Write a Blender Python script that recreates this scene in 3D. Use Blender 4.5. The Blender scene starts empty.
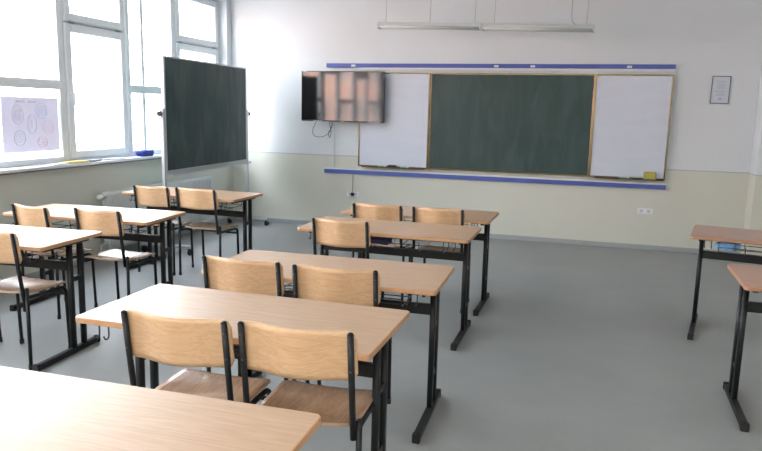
import bpy, bmesh, math, random
from mathutils import Vector, Matrix
random.seed(7)
scn = bpy.context.scene
col = scn.collection
PI = math.pi

# ------------------------------------------------------------------ materials
def new_mat(name):
    m = bpy.data.materials.new(name); m.use_nodes = True
    nt = m.node_tree
    return m, nt, nt.nodes['Principled BSDF']

def setp(b, **k):
    for a, v in k.items():
        a = a.replace('_', ' ')
        b.inputs[a].default_value = v

def plain(name, rgb, rough=0.5, metal=0.0, noise=0.0, scale=8.0, bump=0.0, bscale=120.0, spec=0.5, coat=0.0):
    m, nt, b = new_mat(name)
    b.inputs['Roughness'].default_value = rough
    b.inputs['Metallic'].default_value = metal
    b.inputs['Specular IOR Level'].default_value = spec
    b.inputs['Coat Weight'].default_value = coat
    b.inputs['Base Color'].default_value = (*rgb, 1)
    tc = nt.nodes.new('ShaderNodeTexCoord')
    if noise > 0:
        n = nt.nodes.new('ShaderNodeTexNoise'); n.inputs['Scale'].default_value = scale
        n.inputs['Detail'].default_value = 5
        nt.links.new(tc.outputs['Object'], n.inputs['Vector'])
        r = nt.nodes.new('ShaderNodeValToRGB')
        r.color_ramp.elements[0].position = .3; r.color_ramp.elements[1].position = .7
        r.color_ramp.elements[0].color = (*[c*(1-noise) for c in rgb], 1)
        r.color_ramp.elements[1].color = (*[min(1, c*(1+noise)) for c in rgb], 1)
        nt.links.new(n.outputs['Fac'], r.inputs['Fac'])
        nt.links.new(r.outputs['Color'], b.inputs['Base Color'])
    if bump > 0:
        n2 = nt.nodes.new('ShaderNodeTexNoise'); n2.inputs['Scale'].default_value = bscale
        nt.links.new(tc.outputs['Object'], n2.inputs['Vector'])
        bp = nt.nodes.new('ShaderNodeBump'); bp.inputs['Strength'].default_value = bump
        bp.inputs['Distance'].default_value = .01
        nt.links.new(n2.outputs['Fac'], bp.inputs['Height'])
        nt.links.new(bp.outputs['Normal'], b.inputs['Normal'])
    return m

def wood(name, dark, light, rough=0.35, stretch=(1.2, 14, 14), wav=0.35, coat=0.15, wear=None):
    """beech ply: fine grain along local X, broad cathedral figure"""
    m, nt, b = new_mat(name)
    N = nt.nodes; L = nt.links
    tc = N.new('ShaderNodeTexCoord'); oi = N.new('ShaderNodeObjectInfo')
    add = N.new('ShaderNodeVectorMath'); add.operation = 'ADD'
    sc = N.new('ShaderNodeVectorMath'); sc.operation = 'SCALE'
    cmb = N.new('ShaderNodeCombineXYZ')
    for i in range(3): L.new(oi.outputs['Random'], cmb.inputs[i])
    L.new(cmb.outputs[0], sc.inputs[0]); sc.inputs['Scale'].default_value = 7.3
    L.new(tc.outputs['Object'], add.inputs[0]); L.new(sc.outputs[0], add.inputs[1])
    mp = N.new('ShaderNodeMapping'); mp.inputs['Scale'].default_value = stretch
    L.new(add.outputs[0], mp.inputs['Vector'])
    n1 = N.new('ShaderNodeTexNoise'); n1.inputs['Scale'].default_value = 1.6; n1.inputs['Detail'].default_value = 3
    n1.inputs['Distortion'].default_value = .6
    L.new(mp.outputs[0], n1.inputs['Vector'])
    # rings from the low noise
    mul = N.new('ShaderNodeMath'); mul.operation = 'MULTIPLY'; mul.inputs[1].default_value = 38
    L.new(n1.outputs['Fac'], mul.inputs[0])
    sn = N.new('ShaderNodeMath'); sn.operation = 'SINE'; L.new(mul.outputs[0], sn.inputs[0])
    mr = N.new('ShaderNodeMapRange'); mr.inputs['From Min'].default_value = -1; mr.inputs['From Max'].default_value = 1
    L.new(sn.outputs[0], mr.inputs['Value'])
    mp2 = N.new('ShaderNodeMapping'); mp2.inputs['Scale'].default_value = (stretch[0]*5, stretch[1]*12, stretch[2]*12)
    L.new(add.outputs[0], mp2.inputs['Vector'])
    n2 = N.new('ShaderNodeTexNoise'); n2.inputs['Scale'].default_value = 1.5; n2.inputs['Detail'].default_value = 4
    L.new(mp2.outputs[0], n2.inputs['Vector'])
    mx = N.new('ShaderNodeMix'); mx.data_type = 'FLOAT'; mx.inputs[0].default_value = wav
    L.new(n2.outputs['Fac'], mx.inputs[2]); L.new(mr.outputs[0], mx.inputs[3])
    r = N.new('ShaderNodeValToRGB')
    r.color_ramp.elements[0].position = .2; r.color_ramp.elements[1].position = .75
    r.color_ramp.elements[0].color = (*dark, 1); r.color_ramp.elements[1].color = (*light, 1)
    L.new(mx.outputs[0], r.inputs['Fac'])
    out = r.outputs['Color']
    if wear:
        n3 = N.new('ShaderNodeTexNoise'); n3.inputs['Scale'].default_value = 5; n3.inputs['Detail'].default_value = 4
        L.new(add.outputs[0], n3.inputs['Vector'])
        r3 = N.new('ShaderNodeValToRGB'); r3.color_ramp.elements[0].position = .5; r3.color_ramp.elements[1].position = .75
        L.new(n3.outputs['Fac'], r3.inputs['Fac'])
        mc = N.new('ShaderNodeMix'); mc.data_type = 'RGBA'
        m3 = N.new('ShaderNodeMath'); m3.operation = 'MULTIPLY'; m3.inputs[1].default_value = .5
        L.new(r3.outputs['Color'], m3.inputs[0]); L.new(m3.outputs[0], mc.inputs[0])
        L.new(out, mc.inputs[6]); mc.inputs[7].default_value = (*wear, 1)
        out = mc.outputs[2]
    L.new(out, b.inputs['Base Color'])
    b.inputs['Roughness'].default_value = rough
    b.inputs['Coat Weight'].default_value = coat
    b.inputs['Coat Roughness'].default_value = .25
    return m

M = {}
M['top'] = wood('beech_laminate', (.42, .27, .165), (.51, .345, .22), .36, (1.0, 11, 11), .25, .1)
M['top_red'] = wood('brown_laminate', (.36, .20, .13), (.46, .28, .19), .36, (1.0, 11, 11), .25, .1)
M['edge'] = wood('beech_edge', (.42, .21, .10), (.56, .32, .17), .5, (1.0, 4, 60), .2, 0)
M['edge_red'] = wood('brown_edge', (.34, .16, .085), (.44, .23, .14), .5, (1.0, 4, 60), .2, 0)
M['back'] = wood('beech_ply', (.55, .335, .18), (.68, .44, .255), .38, (1.0, 14, 14), .26, .12)
M['back_edge'] = plain('ply_edge', (.62, .43, .27), .6, noise=.15, scale=60)
M['seat'] = wood('worn_seat_ply', (.34, .195, .115), (.45, .285, .18), .27, (9, 1.2, 9), .3, .25, wear=(.43, .33, .27))
M['seat_edge'] = plain('seat_ply_edge', (.38, .25, .16), .7)
M['black'] = plain('black_powder_coat', (.008, .009, .010), .45, noise=.1, scale=30, spec=.35)
M['rubber'] = plain('black_rubber', (.012, .012, .013), .8)
M['steel'] = plain('bolt_steel', (.07, .07, .075), .45, .6)
M['darkwire'] = plain('dark_wire', (.02, .021, .024), .35)

def two_tone():
    m, nt, b = new_mat('wall_paint')
    N = nt.nodes; L = nt.links
    g = N.new('ShaderNodeNewGeometry'); s = N.new('ShaderNodeSeparateXYZ'); L.new(g.outputs['Position'], s.inputs[0])
    n = N.new('ShaderNodeTexNoise'); n.inputs['Scale'].default_value = 1.5; n.inputs['Detail'].default_value = 6
    L.new(g.outputs['Position'], n.inputs['Vector'])
    def ramp(c):
        r = N.new('ShaderNodeValToRGB'); r.color_ramp.elements[0].position = .35; r.color_ramp.elements[1].position = .68
        r.color_ramp.elements[0].color = (*[x*.97 for x in c], 1); r.color_ramp.elements[1].color = (*c, 1)
        L.new(n.outputs['Fac'], r.inputs['Fac']); return r
    up = ramp((.69, .72, .75)); lo = ramp((.63, .63, .555)); ln = ramp((.44, .48, .50))
    lt = N.new('ShaderNodeMath'); lt.operation = 'LESS_THAN'; lt.inputs[1].default_value = .985; L.new(s.outputs['Z'], lt.inputs[0])
    lt2 = N.new('ShaderNodeMath'); lt2.operation = 'LESS_THAN'; lt2.inputs[1].default_value = .972; L.new(s.outputs['Z'], lt2.inputs[0])
    m1 = N.new('ShaderNodeMix'); m1.data_type = 'RGBA'; L.new(lt.outputs[0], m1.inputs[0]); L.new(up.outputs[0], m1.inputs[6]); L.new(ln.outputs[0], m1.inputs[7])
    m2 = N.new('ShaderNodeMix'); m2.data_type = 'RGBA'; L.new(lt2.outputs[0], m2.inputs[0]); L.new(m1.outputs[2], m2.inputs[6]); L.new(lo.outputs[0], m2.inputs[7])
    L.new(m2.outputs[2], b.inputs['Base Color']); b.inputs['Roughness'].default_value = .45
    b.inputs['Specular IOR Level'].default_value = .4
    n2 = N.new('ShaderNodeTexNoise'); n2.inputs['Scale'].default_value = 60; L.new(g.outputs['Position'], n2.inputs['Vector'])
    bp = N.new('ShaderNodeBump'); bp.inputs['Strength'].default_value = .08; bp.inputs['Distance'].default_value = .01
    L.new(n2.outputs['Fac'], bp.inputs['Height']); L.new(bp.outputs['Normal'], b.inputs['Normal'])
    return m
M['wall'] = two_tone()
M['ceil'] = plain('ceiling_paint', (.74, .75, .76), .8)
M['trimgrey'] = plain('grey_vinyl_trim', (.36, .38, .38), .5)

def floor_mat():
    m, nt, b = new_mat('grey_vinyl_floor')
    N = nt.nodes; L = nt.links
    tc = N.new('ShaderNodeTexCoord')
    n1 = N.new('ShaderNodeTexNoise'); n1.inputs['Scale'].default_value = 1.3; n1.inputs['Detail'].default_value = 8; n1.inputs['Roughness'].default_value = .65
    n2 = N.new('ShaderNodeTexNoise'); n2.inputs['Scale'].default_value = 160; n2.inputs['Detail'].default_value = 2
    L.new(tc.outputs['Object'], n1.inputs['Vector']); L.new(tc.outputs['Object'], n2.inputs['Vector'])
    mx = N.new('ShaderNodeMix'); mx.data_type = 'FLOAT'; mx.inputs[0].default_value = .45
    L.new(n1.outputs['Fac'], mx.inputs[2]); L.new(n2.outputs['Fac'], mx.inputs[3])
    r = N.new('ShaderNodeValToRGB'); r.color_ramp.elements[0].position = .3; r.color_ramp.elements[1].position = .7
    r.color_ramp.elements[0].color = (.25, .262, .255, 1); r.color_ramp.elements[1].color = (.34, .352, .342, 1)
    L.new(mx.outputs[0], r.inputs['Fac']); L.new(r.outputs[0], b.inputs['Base Color'])
    b.inputs['Roughness'].default_value = .42; b.inputs['Specular IOR Level'].default_value = .45
    # dark specks and scuffs
    return m
M['floor'] = floor_mat()
M['pvc'] = plain('white_window_plastic', (.74, .77, .80), .35)
M['gasket'] = plain('grey_gasket', (.25, .26, .27), .6)
M['sill'] = plain('white_sill', (.74, .75, .77), .3)
M['sill_shade'] = plain('painted_sill_shade', (.16, .165, .18), .5)  # shade colour for the strip below the sill front

def glass_mat():
    m, nt, b = new_mat('window_glass')
    N = nt.nodes; L = nt.links
    N.remove(b); out = N['Material Output']
    t = N.new('ShaderNodeBsdfTransparent'); t.inputs[0].default_value = (.97, .985, 1, 1)
    g = N.new('ShaderNodeBsdfGlossy'); g.inputs['Roughness'].default_value = .02
    lw = N.new('ShaderNodeLayerWeight'); lw.inputs['Blend'].default_value = .5
    pw = N.new('ShaderNodeMath'); pw.operation = 'POWER'; pw.inputs[1].default_value = 5; L.new(lw.outputs['Facing'], pw.inputs[0])
    f = N.new('ShaderNodeMath'); f.operation = 'MULTIPLY_ADD'; f.inputs[1].default_value = .9; f.inputs[2].default_value = .035; L.new(pw.outputs[0], f.inputs[0])
    mx = N.new('ShaderNodeMixShader'); L.new(f.outputs[0], mx.inputs[0]); L.new(t.outputs[0], mx.inputs[1]); L.new(g.outputs[0], mx.inputs[2])
    L.new(mx.outputs[0], out.inputs['Surface'])
    return m
M['glass'] = glass_mat()

def board_mat(name, rgb, dust, amt, rough, scale=(1, 1, 4)):
    m, nt, b = new_mat(name)
    N = nt.nodes; L = nt.links
    tc = N.new('ShaderNodeTexCoord'); mp = N.new('ShaderNodeMapping'); mp.inputs['Scale'].default_value = scale
    L.new(tc.outputs['Object'], mp.inputs[0])
    n = N.new('ShaderNodeTexNoise'); n.inputs['Scale'].default_value = 2.2; n.inputs['Detail'].default_value = 7; n.inputs['Distortion'].default_value = .8
    L.new(mp.outputs[0], n.inputs['Vector'])
    r = N.new('ShaderNodeValToRGB'); r.color_ramp.elements[0].position = .42; r.color_ramp.elements[1].position = .8
    r.color_ramp.elements[0].color = (*rgb, 1)
    r.color_ramp.elements[1].color = (*[a*(1-amt)+c*amt for a, c in zip(rgb, dust)], 1)
    L.new(n.outputs['Fac'], r.inputs['Fac']); L.new(r.outputs[0], b.inputs['Base Color'])
    b.inputs['Roughness'].default_value = rough
    return m
M['green'] = board_mat('green_chalkboard', (.018, .052, .050), (.35, .42, .42), .08, .45, (3, 1, .8))
M['green2'] = board_mat('chalk_dusted_board', (.020, .046, .044), (.35, .42, .42), .16, .6, (1, 2.4, .7))
M['white'] = board_mat('whiteboard_surface', (.60, .64, .74), (.66, .70, .80), .6, .3)
M['gold'] = plain('bronze_anodised_frame', (.22, .165, .10), .24, 1.0, noise=.12, scale=12)
M['alu'] = plain('grey_aluminium', (.50, .53, .55), .35, .4)
M['blue'] = plain('blue_painted_rail', (.075, .115, .42), .45, noise=.08, scale=6)
M['railwhite'] = plain('white_rail', (.75, .76, .80), .4)
M['plastic_w'] = plain('white_plastic', (.78, .79, .80), .35)
M['plastic_k'] = plain('black_plastic', (.012, .012, .014), .3)
M['screen'] = plain('tv_screen', (.006, .006, .008), .06, spec=.6, coat=.7)
M['screen'].node_tree.nodes['Principled BSDF'].inputs['Coat Roughness'].default_value = .07
M['screen'].node_tree.nodes['Principled BSDF'].inputs['Coat IOR'].default_value = 1.5
M['lampw'] = plain('white_enamel', (.54, .58, .58), .3)
M['tube'] = plain('fluorescent_tube_glass', (.75, .77, .78), .15)
M['wire'] = plain('steel_wire', (.30, .31, .32), .4, .6)
M['paper'] = plain('paper', (.78, .78, .82), .8, noise=.02)
def poster_paper():
    m, nt, b = new_mat('thin_poster_paper')
    N = nt.nodes; L = nt.links
    out = N['Material Output']
    b.inputs['Base Color'].default_value = (.75, .74, .80, 1); b.inputs['Roughness'].default_value = .9
    t = N.new('ShaderNodeBsdfTranslucent'); t.inputs[0].default_value = (.72, .70, .80, 1)
    mx = N.new('ShaderNodeMixShader'); mx.inputs[0].default_value = .17
    L.new(b.outputs[0], mx.inputs[1]); L.new(t.outputs[0], mx.inputs[2]); L.new(mx.outputs[0], out.inputs['Surface'])
    return m
M['poster'] = poster_paper()
M['ink'] = plain('grey_ink', (.45, .45, .52), .8)
M['inkb'] = plain('blue_ink', (.42, .52, .80), .8)
M['inkr'] = plain('red_ink', (.85, .55, .58), .8)
M['inkg'] = plain('green_ink', (.45, .62, .55), .8)
M['bluecloth'] = plain('blue_cloth', (.03, .05, .30), .7, noise=.2, scale=30)
M['yellow'] = plain('yellow_paper', (.80, .66, .25), .7)
M['sponge'] = plain('olive_yellow_sponge', (.42, .38, .10), .95, noise=.15, scale=60, bump=.4)
M['felt'] = plain('black_felt', (.02, .025, .03), .9)
M['marker'] = plain('green_marker', (.16, .38, .24), .5)
M['marker_w'] = plain('pale_marker_plastic', (.45, .52, .50), .4)
M['bagblue'] = plain('light_blue_plastic', (.20, .42, .72), .45, noise=.15, scale=14)
M['rad'] = plain('radiator_enamel', (.68, .69, .69), .35)
M['noticeframe'] = plain('dark_notice_frame', (.10, .12, .15), .4)
M['noticetext'] = plain('faded_print', (.42, .44, .52), .8)

# ------------------------------------------------------------------ mesh helpers
class MB:
    def __init__(s): s.bm = bmesh.new(); s.mi = 0
    def face(s, vs, smooth=False):
        try: f = s.bm.faces.new(vs)
        except ValueError: return None
        f.material_index = s.mi; f.smooth = smooth; return f
    def box(s, x0, x1, y0, y1, z0, z1, bev=0.0, M4=None):
        t = bmesh.new()
        bmesh.ops.create_cube(t, size=1)
        for v in t.verts:
            v.co = Vector(((x0+x1)/2+v.co.x*(x1-x0), (y0+y1)/2+v.co.y*(y1-y0), (z0+z1)/2+v.co.z*(z1-z0)))
        if bev > 0: bmesh.ops.bevel(t, geom=list(t.edges), offset=bev, segments=2, affect='EDGES', profile=.5)
        if M4 is not None: bmesh.ops.transform(t, matrix=M4, verts=t.verts)
        s._merge(t)
    def _merge(s, t, smooth=False):
        mp = {v: s.bm.verts.new(v.co) for v in t.verts}
        for f in t.faces:
            s.face([mp[v] for v in f.verts], smooth or f.smooth)
        t.free()
    def tube(s, pts, r, seg=10, caps=True, sq=None, bend=0.0, bseg=4):
        """swept tube through pts; r radius or (ra, rb) oval; bend rounds the corners"""
        pts = [Vector(p) for p in pts]
        if bend > 0 and len(pts) > 2:
            q = [pts[0]]
            for i in range(1, len(pts)-1):
                a, b, c = pts[i-1], pts[i], pts[i+1]
                d0 = (a-b); d1 = (c-b); k = min(bend, d0.length*.49, d1.length*.49)
                p0 = b+d0.normalized()*k; p1 = b+d1.normalized()*k
                for j in range(bseg+1):
                    t = j/bseg
                    q.append((1-t)**2*p0+2*t*(1-t)*b+t*t*p1)
            q.append(pts[-1]); pts = q
        ra, rb = (r, r) if not isinstance(r, tuple) else r
        rings = []; up = None
        for i, p in enumerate(pts):
            if i == 0: d = pts[1]-p
            elif i == len(pts)-1: d = p-pts[i-1]
            else: d = (pts[i+1]-p).normalized()+(p-pts[i-1]).normalized()
            d.normalize()
            if up is None:
                up = Vector((1, 0, 0)) if abs(d.x) < .8 else Vector((0, 1, 0))
            u = (up-d*up.dot(d)).normalized(); v = d.cross(u); up = u
            ring = []
            for k in range(seg):
                a = 2*PI*(k+.5)/seg
                ca, sa = math.cos(a), math.sin(a)
                if sq:
                    e = sq; ca = math.copysign(abs(ca)**e, ca); sa = math.copysign(abs(sa)**e, sa)
                ring.append(s.bm.verts.new(p+u*ra*ca+v*rb*sa))
            rings.append(ring)
        for i in range(len(rings)-1):
            for k in range(seg):
                s.face([rings[i][k], rings[i][(k+1) % seg], rings[i+1][(k+1) % seg], rings[i+1][k]], True)
        if caps:
            s.face(list(reversed(rings[0]))); s.face(rings[-1])
    def dome(s, c, r, h, axis=(0, 0, 1), seg=10):
        c = Vector(c); d = Vector(axis).normalized()
        u = d.orthogonal().normalized(); v = d.cross(u)
        prev = None
        for j in range(3):
            t = j/3*PI/2
            ring = [s.bm.verts.new(c+d*h*math.sin(t)+(u*math.cos(2*PI*k/seg)+v*math.sin(2*PI*k/seg))*r*math.cos(t)) for k in range(seg)]
            if prev:
                for k in range(seg): s.face([prev[k], prev[(k+1) % seg], ring[(k+1) % seg], ring[k]], True)
            else: s.face(list(reversed(ring)))
            prev = ring
        top = s.bm.verts.new(c+d*h)
        for k in range(seg): s.face([prev[k], prev[(k+1) % seg], top], True)
    def plate(s, outline_fn, z0, z1, b, top_mi=0, side_mi=0):
        lv = [(b, z0), (b*.3, z0+b*.3), (0, z0+b), (0, z1-b), (b*.3, z1-b*.3), (b, z1)]
        rings = [[s.bm.verts.new((x, y, z)) for x, y in outline_fn(i)] for i, z in lv]
        n = len(rings[0])
        s.mi = side_mi
        for a, c in zip(rings, rings[1:]):
            for k in range(n): s.face([a[k], a[(k+1) % n], c[(k+1) % n], c[k]])
        s.mi = top_mi
        s.face(rings[-1]); s.face(list(reversed(rings[0])))
        s.mi = 0
    def sheet(s, grid_front, grid_back, side_mi=0):
        """two matching grids of points joined by a rim"""
        F = [[s.bm.verts.new(p) for p in row] for row in grid_front]
        B = [[s.bm.verts.new(p) for p in row] for row in grid_back]
        ni, nj = len(F), len(F[0])
        for i in range(ni-1):
            for j in range(nj-1):
                s.face([F[i][j], F[i+1][j], F[i+1][j+1], F[i][j+1]], True)
                s.face([B[i][j], B[i][j+1], B[i+1][j+1], B[i+1][j]], True)
        s.mi = side_mi
        per = [(i, 0) for i in range(ni)]+[(ni-1, j) for j in range(1, nj)]+[(i, nj-1) for i in range(ni-2, -1, -1)]+[(0, j) for j in range(nj-2, 0, -1)]
        for a, c in zip(per, per[1:]+per[:1]):
            s.face([F[a[0]][a[1]], B[a[0]][a[1]], B[c[0]][c[1]], F[c[0]][c[1]]])
        s.mi = 0
    def build(s, name, mats, parent=None):
        bmesh.ops.recalc_face_normals(s.bm, faces=s.bm.faces)
        me = bpy.data.meshes.new(name); s.bm.to_mesh(me); s.bm.free()
        for m in (mats if isinstance(mats, (list, tuple)) else [mats]): me.materials.append(m)
        o = bpy.data.objects.new(name, me); col.objects.link(o)
        if parent: o.parent = parent
        return o

def tag(o, label=None, cat=None, group=None, kind=None):
    if label: o['label'] = label
    if cat: o['category'] = cat
    if group: o['group'] = group
    if kind: o['kind'] = kind
    return o
def empty(name, loc=(0, 0, 0), rz=0, label=None, cat=None, group=None, kind=None):
    o = bpy.data.objects.new(name, None); col.objects.link(o)
    o.empty_display_size = .1
    o.location = loc; o.rotation_euler = (0, 0, rz)
    return tag(o, label, cat, group, kind)
kids = {}
def copy_tree(o, parent=None):
    c = o.copy(); col.objects.link(c)
    if parent: c.parent = parent; c.matrix_parent_inverse = o.matrix_parent_inverse.copy()
    for ch in [x for x in list(col.objects) if x.parent == o and x is not c]:
        copy_tree(ch, c)
    return c
def struct(mb, name, mats, parent=None):
    o = mb.build(name, mats, parent)
    if not parent: o['kind'] = 'structure'
    return o

# ------------------------------------------------------------------ room
XL, XR, YF, YB, ZC = -4.75, 2.3, 8.72, -1.6, 3.35
WX = -4.90                       # window plane
WY0, WY1, WZ0, WZ1 = -1.06, 8.60, 1.02, 3.0
b = MB(); b.box(XL-.35, XR+.2, YB-.2, YF+.2, -.12, 0); struct(b, 'floor', M['floor'])
b = MB(); b.box(XL-.35, XR+.2, YB-.2, YF+.2, ZC, ZC+.2); struct(b, 'ceiling', M['ceil'])
b = MB(); b.box(XL-.35, XR+.2, YF, YF+.2, 0, ZC); struct(b, 'wall_front', M['wall'])
b = MB(); b.box(XL-.35, XR+.2, YB-.2, YB, 0, ZC); struct(b, 'wall_back', M['wall'])
b = MB(); b.box(XR, XR+.2, YB, YF, 0, ZC); struct(b, 'wall_right', M['wall'])
b = MB()
b.box(XL-.35, XL, YB, YF, 0, WZ0-.03); b.box(XL-.35, XL, YB, YF, WZ1, ZC)
b.box(XL-.35, XL, YB, WY0, WZ0-.03, WZ1); b.box(XL-.35, XL, WY1, YF, WZ0-.03, WZ1)
struct(b, 'wall_left', M['wall'])
# corner pillar
b = MB(); b.box(1.845, XR, 8.40, YF, 0, ZC, .006); o = struct(b, 'trim_1', M['wall'])
# baseboards
b = MB(); b.box(XL, 1.845, YF-.012, YF, 0, .06, .003); struct(b, 'baseboard_front', M['trimgrey'])
b = MB(); b.box(XL, XL+.012, YB, YF-.012, 0, .06, .003); struct(b, 'baseboard_left', M['trimgrey'])
b = MB(); b.box(XR-.012, XR, YB, 8.40, 0, .06, .003); struct(b, 'baseboard_right', M['trimgrey'])
# window sill board
b = MB(); b.box(WX-.03, XL+.055, WY0, WY1, WZ0-.03, WZ0-.002, .004)
b.mi = 1; b.box(XL+.0, XL+.057, WY0, WY1, WZ0-.042, WZ0-.028)  # dark strip standing in for the shadow under the sill
struct(b, 'trim_2', [M['sill'], M['sill_shade']])

# windows
def frame_ring(b, y0, y1, z0, z1, t, x0, x1, bev=.006):
    b.box(x0, x1, y0, y0+t, z0, z1, bev); b.box(x0, x1, y1-t, y1, z0, z1, bev)
    b.box(x0, x1, y0+t, y1-t, z0, z0+t, bev); b.box(x0, x1, y0+t, y1-t, z1-t, z1, bev)
def pane(y0, y1, z0, z1, parent):
    p = MB(); p.box(WX-.012, WX-.004, y0, y1, z0, z1); return p.build('pane', M['glass'], parent)
wn = [0]
def fixed_window(y0, y1, thin=None):
    wn[0] += 1
    r = empty('window_%d' % wn[0], (0, 0, 0), kind='structure')
    f = MB(); frame_ring(f, y0, y1, WZ0, WZ1, .058, WX-.03, WX+.03)
    f.box(WX-.03, WX+.03, y0+.058, y1-.058, 1.72, 1.81, .006)
    if thin: f.box(WX-.02, WX+.02, thin-.026, thin+.026, WZ0+.058, WZ1-.058, .004)
    fo = f.build('frame', M['pvc'], r)
    cuts = [y0+.04, thin-.018, thin+.018, y1-.04] if thin else [y0+.04, y1-.04]
    for i in range(0, len(cuts), 2):
        pane(cuts[i], cuts[i+1], WZ0+.04, 1.74, fo); pane(cuts[i], cuts[i+1], 1.795, WZ1-.04, fo)
def sash_window(y0, y1):
    wn[0] += 1
    r = empty('window_%d' % wn[0], (0, 0, 0), kind='structure')
    f = MB(); frame_ring(f, y0, y1, WZ0, WZ1, .035, WX-.035, WX+.022)
    f.box(WX-.035, WX+.022, y0+.035, y1-.035, 2.345, 2.385, .004)
    f.mi = 1; f.box(WX+.010, WX+.024, y0+.03, y1-.03, 2.362, 2.368)
    f.build('frame', [M['pvc'], M['gasket']], r)
    for (z0, z1) in ((WZ0+.028, 2.352), (2.378, WZ1-.028)):
        s = MB(); frame_ring(s, y0+.028, y1-.028, z0, z1, .078, WX-.02, WX+.045, .01)
        so = s.build('sash', M['pvc'], r)
        pane(y0+.1, y1-.1, z0+.072, z1-.072, so)
        if z0 < 2:
            h = MB(); h.box(WX+.045, WX+.052, y0+.05, y0+.08, 1.60, 1.72, .003)
            h.tube([(WX+.05, y0+.065, 1.69), (WX+.085, y0+.065, 1.69), (WX+.085, y0+.065, 1.57)], .009, 8, bend=.015)
            h.build('handle', M['pvc'], so)
        hg = MB()
        for yy in (y0+.13, y1-.13):
            hg.tube([(WX+.032, yy-.04, 2.365), (WX+.032, yy+.04, 2.365)], .009, 8)
        if z0 < 2: hg.build('hinge', M['wire'], so)
sash_window(7.53, 8.59)
fixed_window(6.60, 7.52, 6.90)
sash_window(5.63, 6.59)
yy = 5.62
for k in range(4):
    fixed_window(yy-.99, yy, None); 
    if k < 3: sash_window(yy-1.95, yy-1.0)
    yy -= 1.96
    if yy-.99 < WY0: break
b = MB(); b.box(WX-.05, WX+.04, WY0, yy+.96, WZ0, WZ1) if yy+.96 > WY0+.01 else b.box(WX-.05, WX+.04, WY0-.01, WY0, WZ0, WZ1)
struct(b, 'trim_3', M['pvc'])

# world outside
b = MB(); b.box(-120, XL-.4, -110, 90, -4.6, -4.5); o = struct(b, 'ground', plain('paved_yard', (.32, .31, .29), .9, noise=.1, scale=.5))
fac = empty('building', (-19, -32, -4.5), 0, 'salmon plastered block across the yard, mirrored in the television', 'building')
b = MB(); b.box(-8, 0, -34, 24, 0, 11)
b.mi = 1; b.box(-8.3, .3, -34.3, 24.3, 11, 11.4)
b.build('facade', [plain('salmon_render', (.56, .30, .22), .9, noise=.08, scale=.6), plain('pale_cornice', (.6, .58, .54), .8)], fac)
for i in range(13):
    for j in range(3):
        b = MB(); y = -31+i*4.3; z = 2+j*3.2
        frame_ring(b, y, y+1.9, z, z+1.8, .1, -.02, .06)
        f = b.build('window', M['pvc'], fac)
        p = MB(); p.box(-.01, .015, y+.09, y+1.81, z+.09, z+1.71); p.build('pane', M['plastic_k'], f)

# ------------------------------------------------------------------ desk
DW, DD, DH = 1.236, .577, .76
def rr_outline(w, d, r, n=6):
    def fn(ins):
        pts = []
        for cx, cy, a0 in ((w/2-r, d-r, 0), (-w/2+r, d-r, PI/2), (-w/2+r, r, PI), (w/2-r, r, 1.5*PI)):
            for k in range(n+1):
                a = a0+k/n*PI/2
                pts.append((cx+(r-ins)*math.cos(a), cy+(r-ins)*math.sin(a)))
        return pts
    return fn
def make_desk(topm, edgem, hooks=True):
    """local: x centred, y=0 is the pupil's edge, y=DD far edge"""
    root = empty('school_desk')
    b = MB(); b.plate(rr_outline(DW, DD, .026), DH-.024, DH, .004, 0, 1)
    b.build('tabletop', [topm, edgem], root)
    for s in (-1, 1):
        x = s*(DW/2-.068)
        b = MB()
        for yc, ry in ((.318, .020), (.418, .019)):
            b.tube([(x, yc, .035), (x, yc, DH-.05)], (.015, ry), 12, sq=.55)
        b.box(x-.014, x+.014, .09, .50, DH-.05, DH-.0245, .003)         # bearer under the top
        b.box(x-.010, x+.010, .33, .41, .20, .23, .002); b.box(x-.010, x+.010, .33, .41, .47, .50, .002)
        leg = b.build('leg', M['black'], root)
        b = MB(); b.box(x-.018, x+.018, -.03, .555, .006, .042, .005)
        b.build('foot', M['black'], leg)
        for ya, yb in ((-.036, -.006), (.535, .562)):
            b = MB(); b.box(x-.0195, x+.0195, ya, yb, 0, .046, .004); b.build('foot_cap', M['rubber'], leg)
        # pair of coat hooks
        b = MB()
        hx = s*(DW/2-.118)
        b.box(hx-.03, hx+.03, .02, .05, DH-.030, DH-.0245)
        for k in (-.022, .022):
            b.tube([(hx+k, .035, DH-.028), (hx+k, .035, DH-.070), (hx+k-s*.004, .025, DH-.082), (hx+k-s*.004, .008, DH-.080), (hx+k, .004, DH-.065)], .0035, 6, bend=.01)
        b.build('coat_hook', M['darkwire'], root)
    xi = DW/2-.068
    b = MB(); b.box(-xi+.012, xi-.012, .312, .338, .546, .604, .004)
    b.build('crossbar', M['black'], root)
    # wire basket
    b = MB(); zb = .635; w = .43
    for yv, zv in ((.09, .68), (.16, zb), (.31, zb), (.47, zb+.01)):
        b.tube([(-w, yv, zv), (w, yv, zv)], .003, 6)
    for i in range(6):
        x = -w+i*2*w/5
        b.tube([(x, .09, .7), (x, .10, zb+.004), (x, .46, zb+.004), (x, .48, .7)] if i not in (0, 5) else
               [(x, .09, .7355), (x, .10, zb+.004), (x, .46, zb+.004), (x, .48, .7355)], .003, 6, bend=.02)
    for i in (2, 3):
        x = -w+i*2*w/5
        b.tube([(x, .46, zb+.004), (x, .48, .7355)], .003, 6)
        b.tube([(x, .09, .69), (x, .085, .7355)], .003, 6)
    b.build('book_basket', M['darkwire'], root)
    return root

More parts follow.
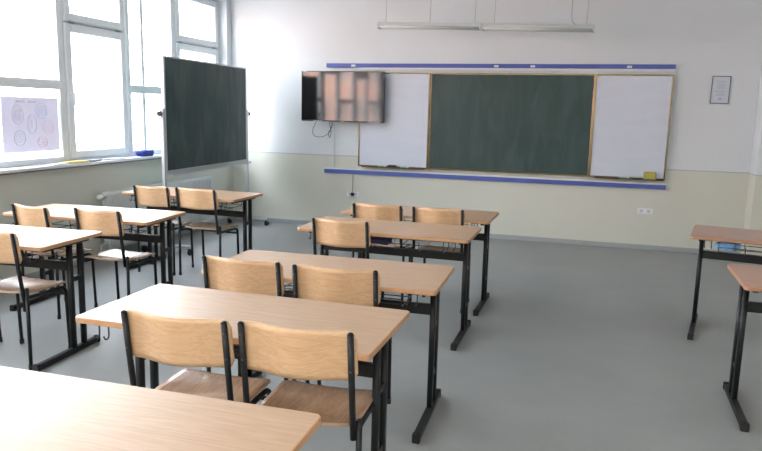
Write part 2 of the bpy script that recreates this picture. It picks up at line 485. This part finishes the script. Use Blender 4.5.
# ------------------------------------------------------------------ chair
CT = .845
def ypost(z): return .060*(CT-z)/(CT-.42)
def make_chair():
    """local: origin on the floor under the top of the backrest, pupil faces +y"""
    root = empty('school_chair')
    # backrest
    hw = .220; zlo, zhi = .655, .845; nx, nz = 30, 8
    def pt(i, j, off):
        x = -hw+2*hw*i/nx
        e = hw-abs(x); r = .028
        cut = r-math.sqrt(max(0, r*r-(r-e)**2)) if e < r else 0
        z = zlo+cut+(zhi-zlo-2*cut)*j/nz
        y = ypost(z)+.0135-.040*(.5+.5*math.cos(PI*min(1, abs(x)/.195)))
        return (x, y+off, z)
    b = MB()
    b.sheet([[pt(i, j, .010) for j in range(nz+1)] for i in range(nx+1)], [[pt(i, j, 0) for j in range(nz+1)] for i in range(nx+1)], 1)
    b.build('backrest', [M['back'], M['back_edge']], root)
    # seat
    b = MB(); ny, nx2 = 22, 20; sd = .372; y0 = .066
    def sp(i, j, off):
        t = j/ny; y = y0+sd*t; r = .045
        hwid = .187+.016*min(1, t*3)
        e = min(y-y0, y0+sd-y)
        if e < r: hwid -= (r-math.sqrt(max(0, r*r-(r-e)**2)))
        u = -1+2*i/nx2; x = hwid*u
        z = .452+.006*max(0, abs(u)-.5)*2-.012*math.exp(-((t-.42)/.22)**2)*math.exp(-(u/.6)**2)
        z -= .02*max(0, t-.85)**2/.0225*.6
        z += .008*max(0, .25-t)/.25
        return (x, y, z+off)
    b.sheet([[sp(i, j, .012) for j in range(ny+1)] for i in range(nx2+1)], [[sp(i, j, 0) for j in range(ny+1)] for i in range(nx2+1)], 1)
    b.build('seat', [M['seat'], M['seat_edge']], root)
    for s in (-1, 1):
        x = s*.2025
        b = MB(); b.tube([(x, ypost(.43), .43), (x, ypost(.64), .64), (x, ypost(CT-.006), CT-.006)], (.0118, .0118), 12)
        b.dome((x, ypost(CT-.006), CT-.006), .0118, .008)
        p = b.build('back_post', M['black'], root)
        b = MB()
        for z in (.70, .80):
            b.dome((x, ypost(z)-.0105, z), .005, .003, (0, -1, -.2), 8)
        b.build('bolt', M['steel'], p)
        # rear leg with its capped stub, and its foot
        xo = s*.2225
        b = MB(); b.tube([(xo, .058, .012), (xo, .064, .500)], .0115, 12); b.dome((xo, .064, .500), .0105, .009)
        b.box(min(x, xo), max(x, xo), .056, .070, .445, .463)
        lg = b.build('leg', M['black'], root)
        b = MB(); b.tube([(xo, .058, 0), (xo, .058, .03)], .0138, 12); b.build('rubber_foot', M['rubber'], lg)
        # front leg bending into the side rail
        xf = s*.200
        b = MB(); b.tube([(xf, .415, .012), (xf, .400, .437), (xf, .075, .437), (xo-s*.001, .066, .437)], .0115, 12, bend=.05)
        lg = b.build('leg', M['black'], root)
        b = MB(); b.tube([(xf, .415, 0), (xf, .415, .03)], .0142, 12); b.build('rubber_foot', M['rubber'], lg)
    b = MB(); b.tube([(-.200, .402, .385), (.200, .402, .385)], .009, 10)
    b.build('crossbar', M['black'], root)
    return root

# ------------------------------------------------------------------ place desks
desks = [  # front-right corner x, y, angle, label, key
 ('C1', -.635, 1.095, .008, 'light beech desk nearest the camera, cut by the bottom of the picture'),
 ('C2', -.6584, 2.152, -.0096, 'beech desk with two chairs, second nearest in the middle row'),
 ('C3', -.617, 3.069, .025, 'beech desk with two chairs, middle one of the five in the centre row'),
 ('C4', -.683, 4.425, -.0086, 'beech desk with only one chair and a blue-printed booklet in its basket'),
 ('C5', -.662, 5.275, -.02, 'farthest beech desk of the middle row, closest to the wall board'),
 ('L1', -2.985, 3.19, .046, 'beech desk cut by the left picture edge, shiny with daylight'),
 ('L2', -2.975, 4.18, .05, 'second desk of the window row, between the left-edge desk and the radiator'),
 ('L3', -3.015, 5.54, -.04, 'farthest window-row desk, standing beside the wheeled chalkboard'),
 ('R2', 1.992, 5.025, -.19, 'reddish brown desk on the right with a blue plastic bag in its wire basket'),
 ('R1', 2.068, 3.71, -.03, 'reddish brown desk at the right picture edge, nearest one on that side'),
]
dA = make_desk(M['top'], M['edge']); dB = make_desk(M['top_red'], M['edge_red'])
used = set(); D = {}
for n, x, y, a, lab in desks:
    src = dB if n[0] == 'R' else dA
    o = src if src.name not in used else copy_tree(src)
    used.add(src.name)
    c, s = math.cos(a), math.sin(a)
    o.location = (x-c*DW/2, y-s*DW/2, 0); o.rotation_euler = (0, 0, a)
    tag(o, lab, 'desk', {'C': 'beech desks of the middle row', 'L': 'beech desks of the window row', 'R': 'reddish desks of the right row'}[n[0]])
    D[n] = o

chairs = [  # midpoint of the tops of the two back posts, yaw, x scale
 ('C2l', -1.381, 2.076, .03, 1.0, 'left chair of the pair nearest the camera, at the second middle-row desk'),
 ('C2r', -.919, 2.108, .045, 1.0, 'right chair of the pair nearest the camera, its whole brown seat showing'),
 ('C3l', -1.606, 3.010, .01, 1.0, 'left chair at the middle-row desk behind the nearest pair of chairs'),
 ('C3r', -1.106, 3.012, .07, 1.0, 'right chair at the middle-row desk behind the nearest pair of chairs'),
 ('C4l', -1.570, 4.370, -.03, .97, 'lone chair at the middle-row desk with the booklet in its basket'),
 ('C5l', -1.560, 5.225, .02, .97, 'left chair of the farthest middle-row pair, below the left white panel'),
 ('C5r', -1.064, 5.232, -.03, .97, 'right chair of the farthest middle-row pair, below the green board'),
 ('L1r', -3.325, 3.125, -.005, .98, 'chair cut by the left picture edge, brown seat lit from the window'),
 ('L1l', -3.865, 3.10, .02, .98, 'chair almost outside the left picture edge, only its seat corner showing'),
 ('L2l', -3.872, 4.035, -.17, .86, 'left chair at the second window-row desk, below the lilac poster'),
 ('L2r', -3.322, 4.085, -.04, .92, 'chair with a pale shining seat at the second window-row desk'),
 ('L3l', -3.845, 5.480, 0, .87, 'left chair of the pair before the wheeled chalkboard and radiator'),
 ('L3r', -3.388, 5.500, -.06, 1.0, 'right chair of the pair before the wheeled chalkboard'),
]
ch0 = make_chair()
for i, (n, x, y, a, sx, lab) in enumerate(chairs):
    o = ch0 if i == 0 else copy_tree(ch0)
    o.location = (x, y, 0); o.rotation_euler = (0, 0, a); o.scale = (sx, 1, 1)
    tag(o, lab, 'chair',
        {'C': 'chairs of the middle row', 'L': 'chairs of the window row'}[n[0]])

# things in the baskets
def crumpled(name, mat, cx, cy, cz, sx, sy, sz, seed, parent=None):
    rnd = random.Random(seed)
    t = bmesh.new(); bmesh.ops.create_icosphere(t, subdivisions=4, radius=1)
    ph = [rnd.uniform(0, 6) for _ in range(6)]
    for v in t.verts:
        p = v.co.copy()
        k = 1+.10*math.sin(5*p.x+ph[0]+2*p.z)+.09*math.sin(7*p.y+ph[1]+3*p.x)+.06*math.sin(11*p.z+ph[2]+5*p.y)
        q = Vector((math.copysign(abs(p.x)**.6, p.x), math.copysign(abs(p.y)**.6, p.y), math.copysign(abs(p.z)**.6, p.z)))
        q *= k
        v.co = Vector((cx+q.x*sx/2, cy+q.y*sy/2, cz+max(-1, q.z)*sz/2))
    b = MB(); b._merge(t, True)
    return b.build(name, mat, parent)

# ------------------------------------------------------------------ wall board
brd = empty('wall_board', (0, YF, 0), 0, 'long wall board: green chalkboard between two white side panels in a bronze frame', 'chalkboard')
ZB0, ZB1 = .855, 2.075
def framed(x0, x1, y0, t, fw, surfmat, name, sub=True):
    b = MB(); b.box(x0+fw*.5, x1-fw*.5, y0+.004, y0+t, ZB0+fw*.5, ZB1-fw*.5)
    p = b.build(name, surfmat, brd)
    b = MB()
    b.box(x0, x0+fw, y0-.004, y0+t, ZB0, ZB1, .003); b.box(x1-fw, x1, y0-.004, y0+t, ZB0, ZB1, .003)
    b.box(x0+fw, x1-fw, y0-.004, y0+t, ZB0, ZB0+fw, .003); b.box(x0+fw, x1-fw, y0-.004, y0+t, ZB1-fw, ZB1, .003)
    b.build('frame', M['gold'], p)
    return p
framed(-1.915, .085, -.045, .025, .020, M['green'], 'chalkboard_panel')
framed(-2.865, -1.918, -.050, .03, .018, M['white'], 'whiteboard_panel')
framed(.082, .948, -.055, .03, .020, M['white'], 'whiteboard_panel')
b = MB(); b.box(-2.86, .945, -.020, 0, ZB0+.02, ZB1-.02)
b.build('backing', M['alu'], brd)
b = MB()
for x0, x1 in ((-2.80, -1.95), (.15, .93)):
    b.box(x0, x1, -.105, -.052, ZB0-.006, ZB0, .001); b.box(x0, x1, -.105, -.101, ZB0-.006, ZB0+.007, .001)
b.build('pen_tray', plain('dark_bronze', (.10, .085, .06), .4, .6), brd)
# blue rails
def rail(z0, z1, x0, x1, lab, white_above):
    r = empty('blue_rail', (0, YF, 0), 0, lab, 'rail', 'blue wooden rails')
    b = MB(); b.box(x0, x1, -.035, 0, z0, z1, .004); b.build('board', M['blue'], r)
    b = MB()
    if white_above: b.box(x0, x1, -.040, 0, z1, z1+.016, .002)
    else: b.box(x0+.45, x1, -.03, 0, z0-.028, z0-.002, .002)
    b.build('white_strip', M['railwhite'], r)
    b = MB()
    if not white_above:
        for x in (-2.96, -1.10, -.66, .45): b.box(x-.025, x+.03, -.037, -.034, z0+.008, z0+.034)
        b.build('sticker', M['paper'], r)
    return r
rail(2.140, 2.190, -3.335, .955, 'long blue rail mounted above the wall board and television', False)
rail(.742, .795, -3.352, .968, 'long blue rail running beneath the wall board', True)
# tray things
def marker(px, label, mat, w=.085, name='marker'):
    b = MB(); b.tube([(-w/2, 0, 0), (w/2, 0, 0)], .010, 10); b.mi = 1; b.tube([(w/2, 0, 0), (w/2+.03, 0, 0)], .0085, 10)
    o = b.build(name, [mat, M['marker_w']]); o.location = (px, YF-.078, ZB0+.0105); return tag(o, label, 'marker')
marker(-2.54, 'pale green marker lying left of the black eraser on the pen tray', M['marker'])
marker(-2.235, 'pale green marker lying right of the black eraser on the pen tray', M['marker'])
marker(.475, 'small green marker on the right pen tray, farthest from the sponge', M['marker'])
er = empty('board_eraser', (-2.385, YF-.078, ZB0), 0, 'black felt board eraser on the left pen tray', 'eraser')
b = MB(); b.box(-.055, .055, -.02, .02, 0, .018, .002); b.build('felt_pad', M['felt'], er)
b = MB(); b.box(-.057, .057, -.021, .021, .018, .036, .006); b.build('grip', M['plastic_k'], er)
er = empty('board_eraser', (.64, YF-.078, ZB0), 0, 'pale grey board eraser between green marker and yellow sponge', 'eraser')
b = MB(); b.box(-.05, .05, -.02, .02, 0, .016, .002); b.build('felt_pad', M['felt'], er)
b = MB(); b.box(-.052, .052, -.021, .021, .016, .036, .006); b.build('grip', M['marker_w'], er)
b = MB(); b.box(-.07, .07, -.022, .022, 0, .095, .012)
o = b.build('sponge', M['sponge']); o.location = (.775, YF-.079, ZB0); tag(o, 'olive yellow sponge standing on the right pen tray', 'sponge')

# ------------------------------------------------------------------ television
tv = empty('television', (-3.06, 8.56, 0), 0, 'black flat television on the front wall, overlapping the left white panel', 'television')
w2, z0, z1 = .571, 1.432, 2.082
b = MB(); b.box(-w2, w2, -.012, .035, z0, z1, .006); b.build('casing', M['plastic_k'], tv)
b = MB(); b.box(-w2+.011, w2-.011, -.0135, -.0115, z0+.018, z1-.011); b.build('screen', M['screen'], tv)
b = MB(); b.box(-.35, .35, .035, .075, z0+.1, z1-.15, .01); b.box(-.2, .2, .075, .16, z0+.2, z1-.25); b.build('wall_mount', M['plastic_k'], tv)
b = MB(); b.box(-.40, -.27, -.0145, -.0125, z0+.003, z0+.012); b.box(.36, .52, -.0145, -.0125, z0+.003, z0+.012)
b.box(-.55, -.49, -.0145, -.0125, z1-.009, z1-.003); b.box(-.02, .03, -.0145, -.0125, z0+.003, z0+.012); b.build('badge', M['alu'], tv)
b = MB()
b.tube([(-.37, .06, z0+.12), (-.38, .05, z0-.02), (-.44, .05, z0-.12), (-.42, .05, z0-.2), (-.30, .05, z0-.215), (-.2, .05, z0-.16), (-.16, .05, z0-.07), (-.19, .05, z0+.1)], .0035, 6, bend=.06)
b.tube([(-.17, .06, z0+.12), (-.2, .06, z0-.02), (-.17, .06, z0-.13), (-.19, .06, z0-.23), (-.22, .06, z0-.16), (-.15, .06, z0-.06), (-.16, .07, z0+.1)], .0035, 6, bend=.04)
o = b.build('cable', M['plastic_k'], tv)
b = MB(); b.box(-3.227, -3.213, YF-.010, YF, .811, 1.72, .002)
o = b.build('cable_duct', plain('duct_plastic', (.60, .62, .64), .5)); tag(o, 'thin pale cable duct running down from television to lower blue rail', 'cable duct')
# sockets
def socket(x, z, lab, plug):
    r = empty('wall_socket', (x, YF, z), 0, lab, 'socket')
    b = MB(); b.box(-.085, .085, -.010, 0, -.032, .032, .004); b.build('plate', M['plastic_w'], r)
    for s in (-.042, .042):
        b = MB(); b.tube([(s, -.0125, 0), (s, -.008, 0)], .022, 16); b.build('outlet', plain('outlet_grey', (.55, .56, .60), .5), r)
    if plug:
        pass
    return r
socket(-2.945, .468, 'white double socket below the lower blue rail, black plug in it', True)
socket(.762, .471, 'white double wall socket right of centre, low under the right white panel', False)
b = MB(); b.box(-.022, .022, -.045, -.013, -.022, .022, .006)
b.tube([(0, -.03, .02), (0, -.018, .10), (0, -.012, .268)], .003, 6, bend=.03)
o = b.build('power_plug', M['plastic_k']); o.location = (-2.945, YF, .468); tag(o, 'black plug with thin cord in the socket under the lower blue rail', 'plug')

# framed notice
nt_ = empty('framed_notice', (1.453, YF, 1.911), 0, 'small dark framed notice hanging alone right of the wall board', 'framed notice')
nt_.rotation_euler = (0, .012, 0)
b = MB()
for (x0, x1, z0, z1) in ((-.098, -.09, -.155, .155), (.09, .098, -.155, .155), (-.09, .09, -.155, -.147), (-.09, .09, .147, .155)): b.box(x0, x1, -.014, 0, z0, z1, .002)
b.build('frame', M['noticeframe'], nt_)
b = MB(); b.box(-.09, .09, -.008, 0, -.147, .147)
b.mi = 1
rnd = random.Random(3)
for k in range(13):
    z = .095-k*.0135
    if k in (2, 7): continue
    hw = (.05 if k == 0 else .052-rnd.random()*.018)
    b.box(-hw, hw, -.0088, -.0079, z, z+.005)
b.box(-.012, .022, -.0088, -.0079, -.115, -.09)
b.build('sheet', [plain('bluish_paper', (.60, .64, .72), .5), M['noticetext']], nt_)
b = MB(); b.box(-.008, .008, -.006, 0, -.008, .008, .002); o = b.build('wall_tab', M['plastic_w']); o.location = (1.58, YF, 2.03); tag(o, 'tiny white tab on the wall beside the notice corner', 'tab')

# ------------------------------------------------------------------ hanging light
def batten(x0, x1, zc0, lab, wires, cable=None):
    r = empty('hanging_light', ((x0+x1)/2, 8.0, zc0), 0, lab, 'light', 'hanging tube lights')
    h = (x1-x0)/2
    if zc0 < 2.7: r.rotation_euler.y = .024
    b = MB(); b.box(-h, h, -.05, .05, .0, .042, .008); b.box(-h, -h+.02, -.055, .055, -.036, .042, .003); b.box(h-.02, h, -.055, .055, -.036, .042, .003)
    b.build('housing', M['lampw'], r)
    b = MB()
    b.sheet([[(x, -.045-.012*math.sin(t*PI), .0-.03*t) for t in (0, .5, 1)] for x in (-h+.02, h-.02)], [[(x, -.043-.012*math.sin(t*PI), .0-.03*t) for t in (0, .5, 1)] for x in (-h+.02, h-.02)])
    b.sheet([[(x, .045+.012*math.sin(t*PI), .0-.03*t) for t in (0, .5, 1)] for x in (-h+.02, h-.02)], [[(x, .043+.012*math.sin(t*PI), .0-.03*t) for t in (0, .5, 1)] for x in (-h+.02, h-.02)])
    b.build('reflector', M['lampw'], r)
    b = MB(); b.tube([(-h+.02, 0, -.015), (h-.02, 0, -.015)], .013, 12); b.build('tube', M['tube'], r)
    for x in wires:
        b = MB(); b.tube([(x-(x0+x1)/2, 0, .03), (x-(x0+x1)/2, 0, ZC-zc0)], .0022, 6); b.build('suspension_wire', M['wire'], r)
    if cable is not None:
        x = cable-(x0+x1)/2
        b = MB(); b.tube([(x, 0, ZC-zc0), (x+.004, 0, .16), (x+.02, -.0, .06), (x+.10, 0, .034)], .004, 6, bend=.03); b.build('power_cord', M['wire'], r)
    return r


def rear_fill_light(x):  # added fixture, unseen behind the camera, brightens the chair backs
    r = batten(x-.62, x+.62, 2.75, 'added fill light, unseen', (x-.5, x+.5))
    r.location.y = -1.15; r['group'] = 'added fill lights behind the camera'; r['label'] = 'added fill light unseen behind the camera, ' + ('on the window side' if x < -2 else 'on the door side' if x > 0 else 'in the middle')
    ld = bpy.data.lights.new('rear_fill_lamp', 'AREA'); ld.shape = 'RECTANGLE'; ld.size = 1.2; ld.size_y = .08; ld.energy = REAR_FILL; ld.color = (1, .92, .82)
    lo = bpy.data.objects.new('rear_fill_lamp', ld); col.objects.link(lo); lo.parent = r; lo.location = (0, 0, -.036)
REAR_FILL = 27  # strength of each added fill lamp
for x in (-3.2, -1.2, .8): rear_fill_light(x)
batten(-2.42, -1.20, 2.562, 'left half of the white tube light hanging above the wall board', (-2.33, -1.80, -1.28))
batten(-1.195, .03, 2.528, 'right half of the hanging white tube light, with the cord', (-1.06, -.06), -.23)

# ------------------------------------------------------------------ wheeled chalkboard
mb = empty('mobile_chalkboard', (-4.325, 7.385, 0), -.0, 'green chalkboard smeared with chalk on a wheeled grey frame by the window', 'chalkboard')
mb.rotation_euler = (0, 0, .045)
HY = 1.02
# board turns about the knobs
b = MB(); b.box(-.012, .012, -HY+.025, HY-.025, .90, 2.09); pb = b.build('chalkboard_panel', M['green2'], mb)
b = MB()
for y in (-HY+.005, HY-.035): b.box(-.018, .018, y, y+.030, .885, 2.105, .003)
b.box(-.016, .016, -HY+.012, HY-.012, .88, .90, .003); b.box(-.018, .018, -HY+.006, HY-.006, 2.09, 2.108, .003)
b.build('frame', M['alu'], pb)
b = MB(); b.box(.016, .085, -HY+.03, HY-.03, .850, .858, .002); b.box(.080, .085, -HY+.03, HY-.03, .858, .875, .001); b.box(-.016, .020, -HY+.012, HY-.012, .845, .88, .003)
b.build('chalk_ledge', M['alu'], mb)
for s in (-1, 1):
    y = s*(HY+.010)
    b = MB(); b.box(-.018, .018, y-.018, y+.018, .09, 1.56, .004); po = b.build('post', M['alu'], mb)
    b = MB(); b.box(-.022, .022, y-.03, y+.03, 1.47, 1.54, .004)
    po2 = b.build('pivot_bracket', M['alu'], po)
    b = MB(); b.tube([(0, y+s*.018, 1.505), (0, y+s*.05, 1.505)], .012, 10); b.tube([(0, y+s*.045, 1.505), (0, y+s*.075, 1.505)], .028, 14)
    b.build('knob', M['plastic_k'], po)
    b = MB(); b.box(-.30, .30, y-.018, y+.018, .075, .105, .004); ft = b.build('foot', M['alu'], mb)
    for t in (-1, 1):
        b = MB(); x = t*.275
        b.tube([(x, y, .075), (x, y, .05)], .010, 8)
        b.box(x-.02, x+.02, y-.018, y+.018, .050, .062, .002)
        b.tube([(x+.012, y-.022, .028), (x+.012, y-.008, .028)], .028, 14); b.tube([(x+.012, y+.008, .028), (x+.012, y+.022, .028)], .028, 14)
        b.build('caster', M['plastic_k'], ft)
b = MB(); b.box(-.012, .012, -HY-.0, HY, .20, .23, .003); b.build('lower_bar', M['alu'], mb)

# ------------------------------------------------------------------ radiator
rd = empty('radiator', (-4.66, 6.93, 0), 0, 'white ribbed panel radiator on the wall under the windows', 'radiator')
b = MB(); y0, y1 = -1.04, 1.0
n = 60
b.box(-.045, .035, y0, y1, .12, .70, .006)
for i in range(n):
    y = y0+.02+(y1-y0-.04)*(i+.5)/n
    b.box(.034, .043, y-.009, y+.009, .15, .67, .003)
b.build('panel', M['rad'], rd)
b = MB()
for i in range(70):
    y = y0+.02+(y1-y0-.04)*(i+.5)/70
    b.box(-.035, .025, y-.004, y+.004, .70, .706)
b.build('top_grille', M['rad'], rd)
b = MB(); b.tube([(0, y0, .66), (0, y0-.05, .66)], .012, 10); b.tube([(0, y0-.04, .66), (0, y0-.115, .66)], .024, 14); b.dome((0, y0-.115, .66), .024, .012, (0, -1, 0), 14)
b.build('valve', M['plastic_w'], rd)
b = MB(); b.tube([(0, y0-.045, .655), (0, y0-.045, .0)], .009, 8); b.tube([(0, y0, .16), (-.02, y0-.03, .16), (-.02, y0-.085, .16), (-.02, y0-.085, 0)], .009, 8, bend=.02)
b.build('pipe', M['rad'], rd)
b = MB(); b.box(-.089, -.045, y0+.2, y0+.25, .3, .6); b.box(-.089, -.045, y1-.25, y1-.2, .3, .6); b.build('bracket', M['rad'], rd)

# ------------------------------------------------------------------ poster taped on the window
po = empty('poster', (WX+.001, 5.21, 1.395), 0, 'pale lilac handwritten poster with coloured bubbles taped to the window', 'poster')
b = MB()
b.box(-.0005, .0005, -.345, .345, -.255, .245)
b.build('sheet', M['poster'], po)
def ring(b, cy, cz, ry, rz_, r=.0016, n=40, x=.0025):
    pts = [(x, cy+ry*math.cos(2*PI*k/n), cz+rz_*math.sin(2*PI*k/n)) for k in range(n+1)]
    b.tube(pts, r, 4, caps=False)
def scrib(b, cy, cz, ry, rz_, lines, rnd, r=.0016):
    for k in range(lines):
        z = cz+rz_*.62*(1-2*(k+.5)/lines)
        hw = ry*.78*math.sqrt(max(.05, 1-((z-cz)/rz_)**2))
        n = max(5, int(hw*2/.008)); pts = []
        for i in range(n+1):
            if rnd.random() < .12 and len(pts) > 2: b.tube(pts, r, 4); pts = []; continue
            pts.append((.0025, cy-hw+2*hw*i/n, z+rnd.uniform(-.006, .006)))
        if len(pts) > 1: b.tube(pts, r, 4)
rnd = random.Random(5)
for cy, cz, ry, rz_, mt, ln in ((-.16, .085, .065, .085, 'ink', 7), (.125, .12, .07, .07, 'inkb', 5), (.0, .0, .055, .085, 'ink', 0), (.20, -.03, .07, .065, 'inkr', 4), (-.15, -.125, .065, .07, 'inkg', 4), (.12, -.17, .06, .05, 'inkr', 3)):
    b = MB(); ring(b, cy, cz, ry, rz_)
    if ln: scrib(b, cy, cz, ry, rz_, ln, rnd)
    else:
        b.tube([(.0025, 0, -.03), (.0025, .002, .04)], .002, 4)
    b.build('bubble', M[mt], po)
b = MB(); 
for c0 in (-.17, -.03):
    x = c0
    for k in range(6):
        b.tube([(.0025, x, .195), (.0025, x+.004, .215), (.0025, x+.010, .195)], .0016, 4); x += .017
b.build('heading', M['ink'], po)

# ------------------------------------------------------------------ things on the sill
ZS = WZ0-.002
def sheetpile(name, cx, cy, w, l, n, mat, rz, lab, cat, th=.0012):
    b = MB(); rnd = random.Random(len(lab))
    for k in range(n):
        dx, dy = rnd.uniform(-.006, .006), rnd.uniform(-.008, .008)
        b.box(-w/2+dx, w/2+dx, -l/2+dy, l/2+dy, k*th*1.05, k*th*1.05+th)
    o = b.build(name, mat); o.location = (cx, cy, ZS+.0003); o.rotation_euler = (0, 0, rz); return tag(o, lab, cat)
sheetpile('paper_sheets', -4.775, 5.36, .10, .22, 6, M['paper'], .1, 'white paper sheets on the window sill left of the yellow booklet', 'paper')
o = sheetpile('booklet', -4.765, 5.60, .11, .24, 14, M['yellow'], -.05, 'yellow booklet lying on the window sill', 'booklet')
o = sheetpile('booklet', -4.765, 5.84, .10, .17, 14, plain('grey_cover', (.25, .26, .28), .6), .08, 'dark grey booklet on the window sill right of the yellow one', 'booklet')
o = sheetpile('booklet', -4.77, 6.16, .12, .24, 10, plain('pale_grey_cover', (.5, .52, .53), .6), -.04, 'pale grey booklet on the window sill, right of the dark grey one', 'booklet')
sheetpile('paper_sheets', -4.77, 6.50, .10, .18, 3, M['paper'], .03, 'white paper sheets on the window sill beside the blue pencil case', 'paper')
pc = crumpled('pencil_case', M['bluecloth'], 0, 0, .0, .08, .27, .07, 11)
pc.location = (-4.77, 6.74, ZS+.034); tag(pc, 'dark blue cloth pencil case on the window sill next to the wheeled chalkboard', 'pencil case')

# ------------------------------------------------------------------ basket contents
bag = crumpled('plastic_bag', M['bagblue'], 0, 0, 0, .15, .20, .078, 4)
c, s = math.cos(-.19), math.sin(-.19)
def desk_pt(n, lx, ly, z):
    return D[n].matrix_basis @ Vector((lx, ly, z))
bag.location = desk_pt('R2', -.37, .24, .682); bag.rotation_euler = (0, 0, -.19)
tag(bag, 'light blue plastic bag stuffed in the wire basket of a reddish desk', 'bag')
bk = empty('booklet', desk_pt('C4', -.30, .25, .6425), .05, 'white and blue printed booklet in the basket behind the lone chair', 'booklet')
b = MB(); b.box(-.15, .15, -.10, .10, 0, .012, .002); b.build('pages', M['paper'], bk)
b = MB(); b.box(-.151, .151, -.102, .101, .012, .0145, .0008); b.mi = 1; b.box(-.12, .13, -.0995, .085, .0146, .016); b.build('cover', [M['paper'], plain('blue_print', (.10, .16, .45), .5)], bk)
cz = crumpled('pencil_case', plain('navy_cloth', (.03, .04, .12), .8), 0, 0, 0, .17, .09, .055, 21)
cz.location = desk_pt('C4', -.06, .22, .672); tag(cz, 'navy pencil case in the basket right of the lone chair', 'pencil case')

# ------------------------------------------------------------------ light
w = bpy.data.worlds.new('World'); scn.world = w; w.use_nodes = True
nt = w.node_tree; bg = nt.nodes['Background']
tc = nt.nodes.new('ShaderNodeTexCoord'); sp = nt.nodes.new('ShaderNodeSeparateXYZ'); nt.links.new(tc.outputs['Generated'], sp.inputs[0])
cr = nt.nodes.new('ShaderNodeValToRGB'); nt.links.new(sp.outputs['Z'], cr.inputs[0])
cr.color_ramp.elements[0].position = 0; cr.color_ramp.elements[0].color = (1, .985, .96, 1)
cr.color_ramp.elements[1].position = .7; cr.color_ramp.elements[1].color = (.82, .89, 1, 1)
nt.links.new(cr.outputs[0], bg.inputs['Color']); bg.inputs['Strength'].default_value = 8.6
sd = bpy.data.lights.new('sun', 'SUN'); sd.energy = 12; sd.angle = .01; sd.color = (1, .93, .82)
so = bpy.data.objects.new('sun', sd); col.objects.link(so)
so.rotation_euler = Vector((-.75, .25, -.62)).to_track_quat('-Z', 'Y').to_euler()
pl = bpy.data.lights.new('window_portal', 'AREA'); pl.shape = 'RECTANGLE'; pl.size = WZ1-WZ0; pl.size_y = WY1-WY0
pl.cycles.is_portal = True
pobj = bpy.data.objects.new('window_portal', pl); col.objects.link(pobj)
pobj.location = (WX-.06, (WY0+WY1)/2, (WZ0+WZ1)/2)
pobj.rotation_euler = (0, -PI/2, 0)   # -Z of the lamp looks to +X

# ------------------------------------------------------------------ camera
f, h, yaw, pit, rol = 684.1257, 1.5949, -0.2835, -0.167, 0.0231
c, s = math.cos(yaw), math.sin(yaw)
fwd = Vector((s*math.cos(pit), c*math.cos(pit), math.sin(pit))); r = Vector((c, -s, 0)); u = r.cross(fwd)
r2 = math.cos(rol)*r+math.sin(rol)*u; u2 = -math.sin(rol)*r+math.cos(rol)*u
cd = bpy.data.cameras.new('camera'); cam = bpy.data.objects.new('camera', cd); col.objects.link(cam)
m = Matrix.Identity(4)
for i in range(3): m[i][0] = r2[i]; m[i][1] = u2[i]; m[i][2] = -fwd[i]
m[0][3], m[1][3], m[2][3] = 0, 0, h
cam.matrix_world = m
cd.sensor_width = 36; cd.sensor_fit = 'HORIZONTAL'; cd.lens = f/762*36; cd.clip_start = .05; cd.clip_end = 500
scn.camera = cam
scn.view_settings.view_transform = 'Standard'; scn.view_settings.look = 'None'
scn.view_settings.gamma = 1; scn.view_settings.use_curve_mapping = False
scn.view_settings.exposure = 1.2
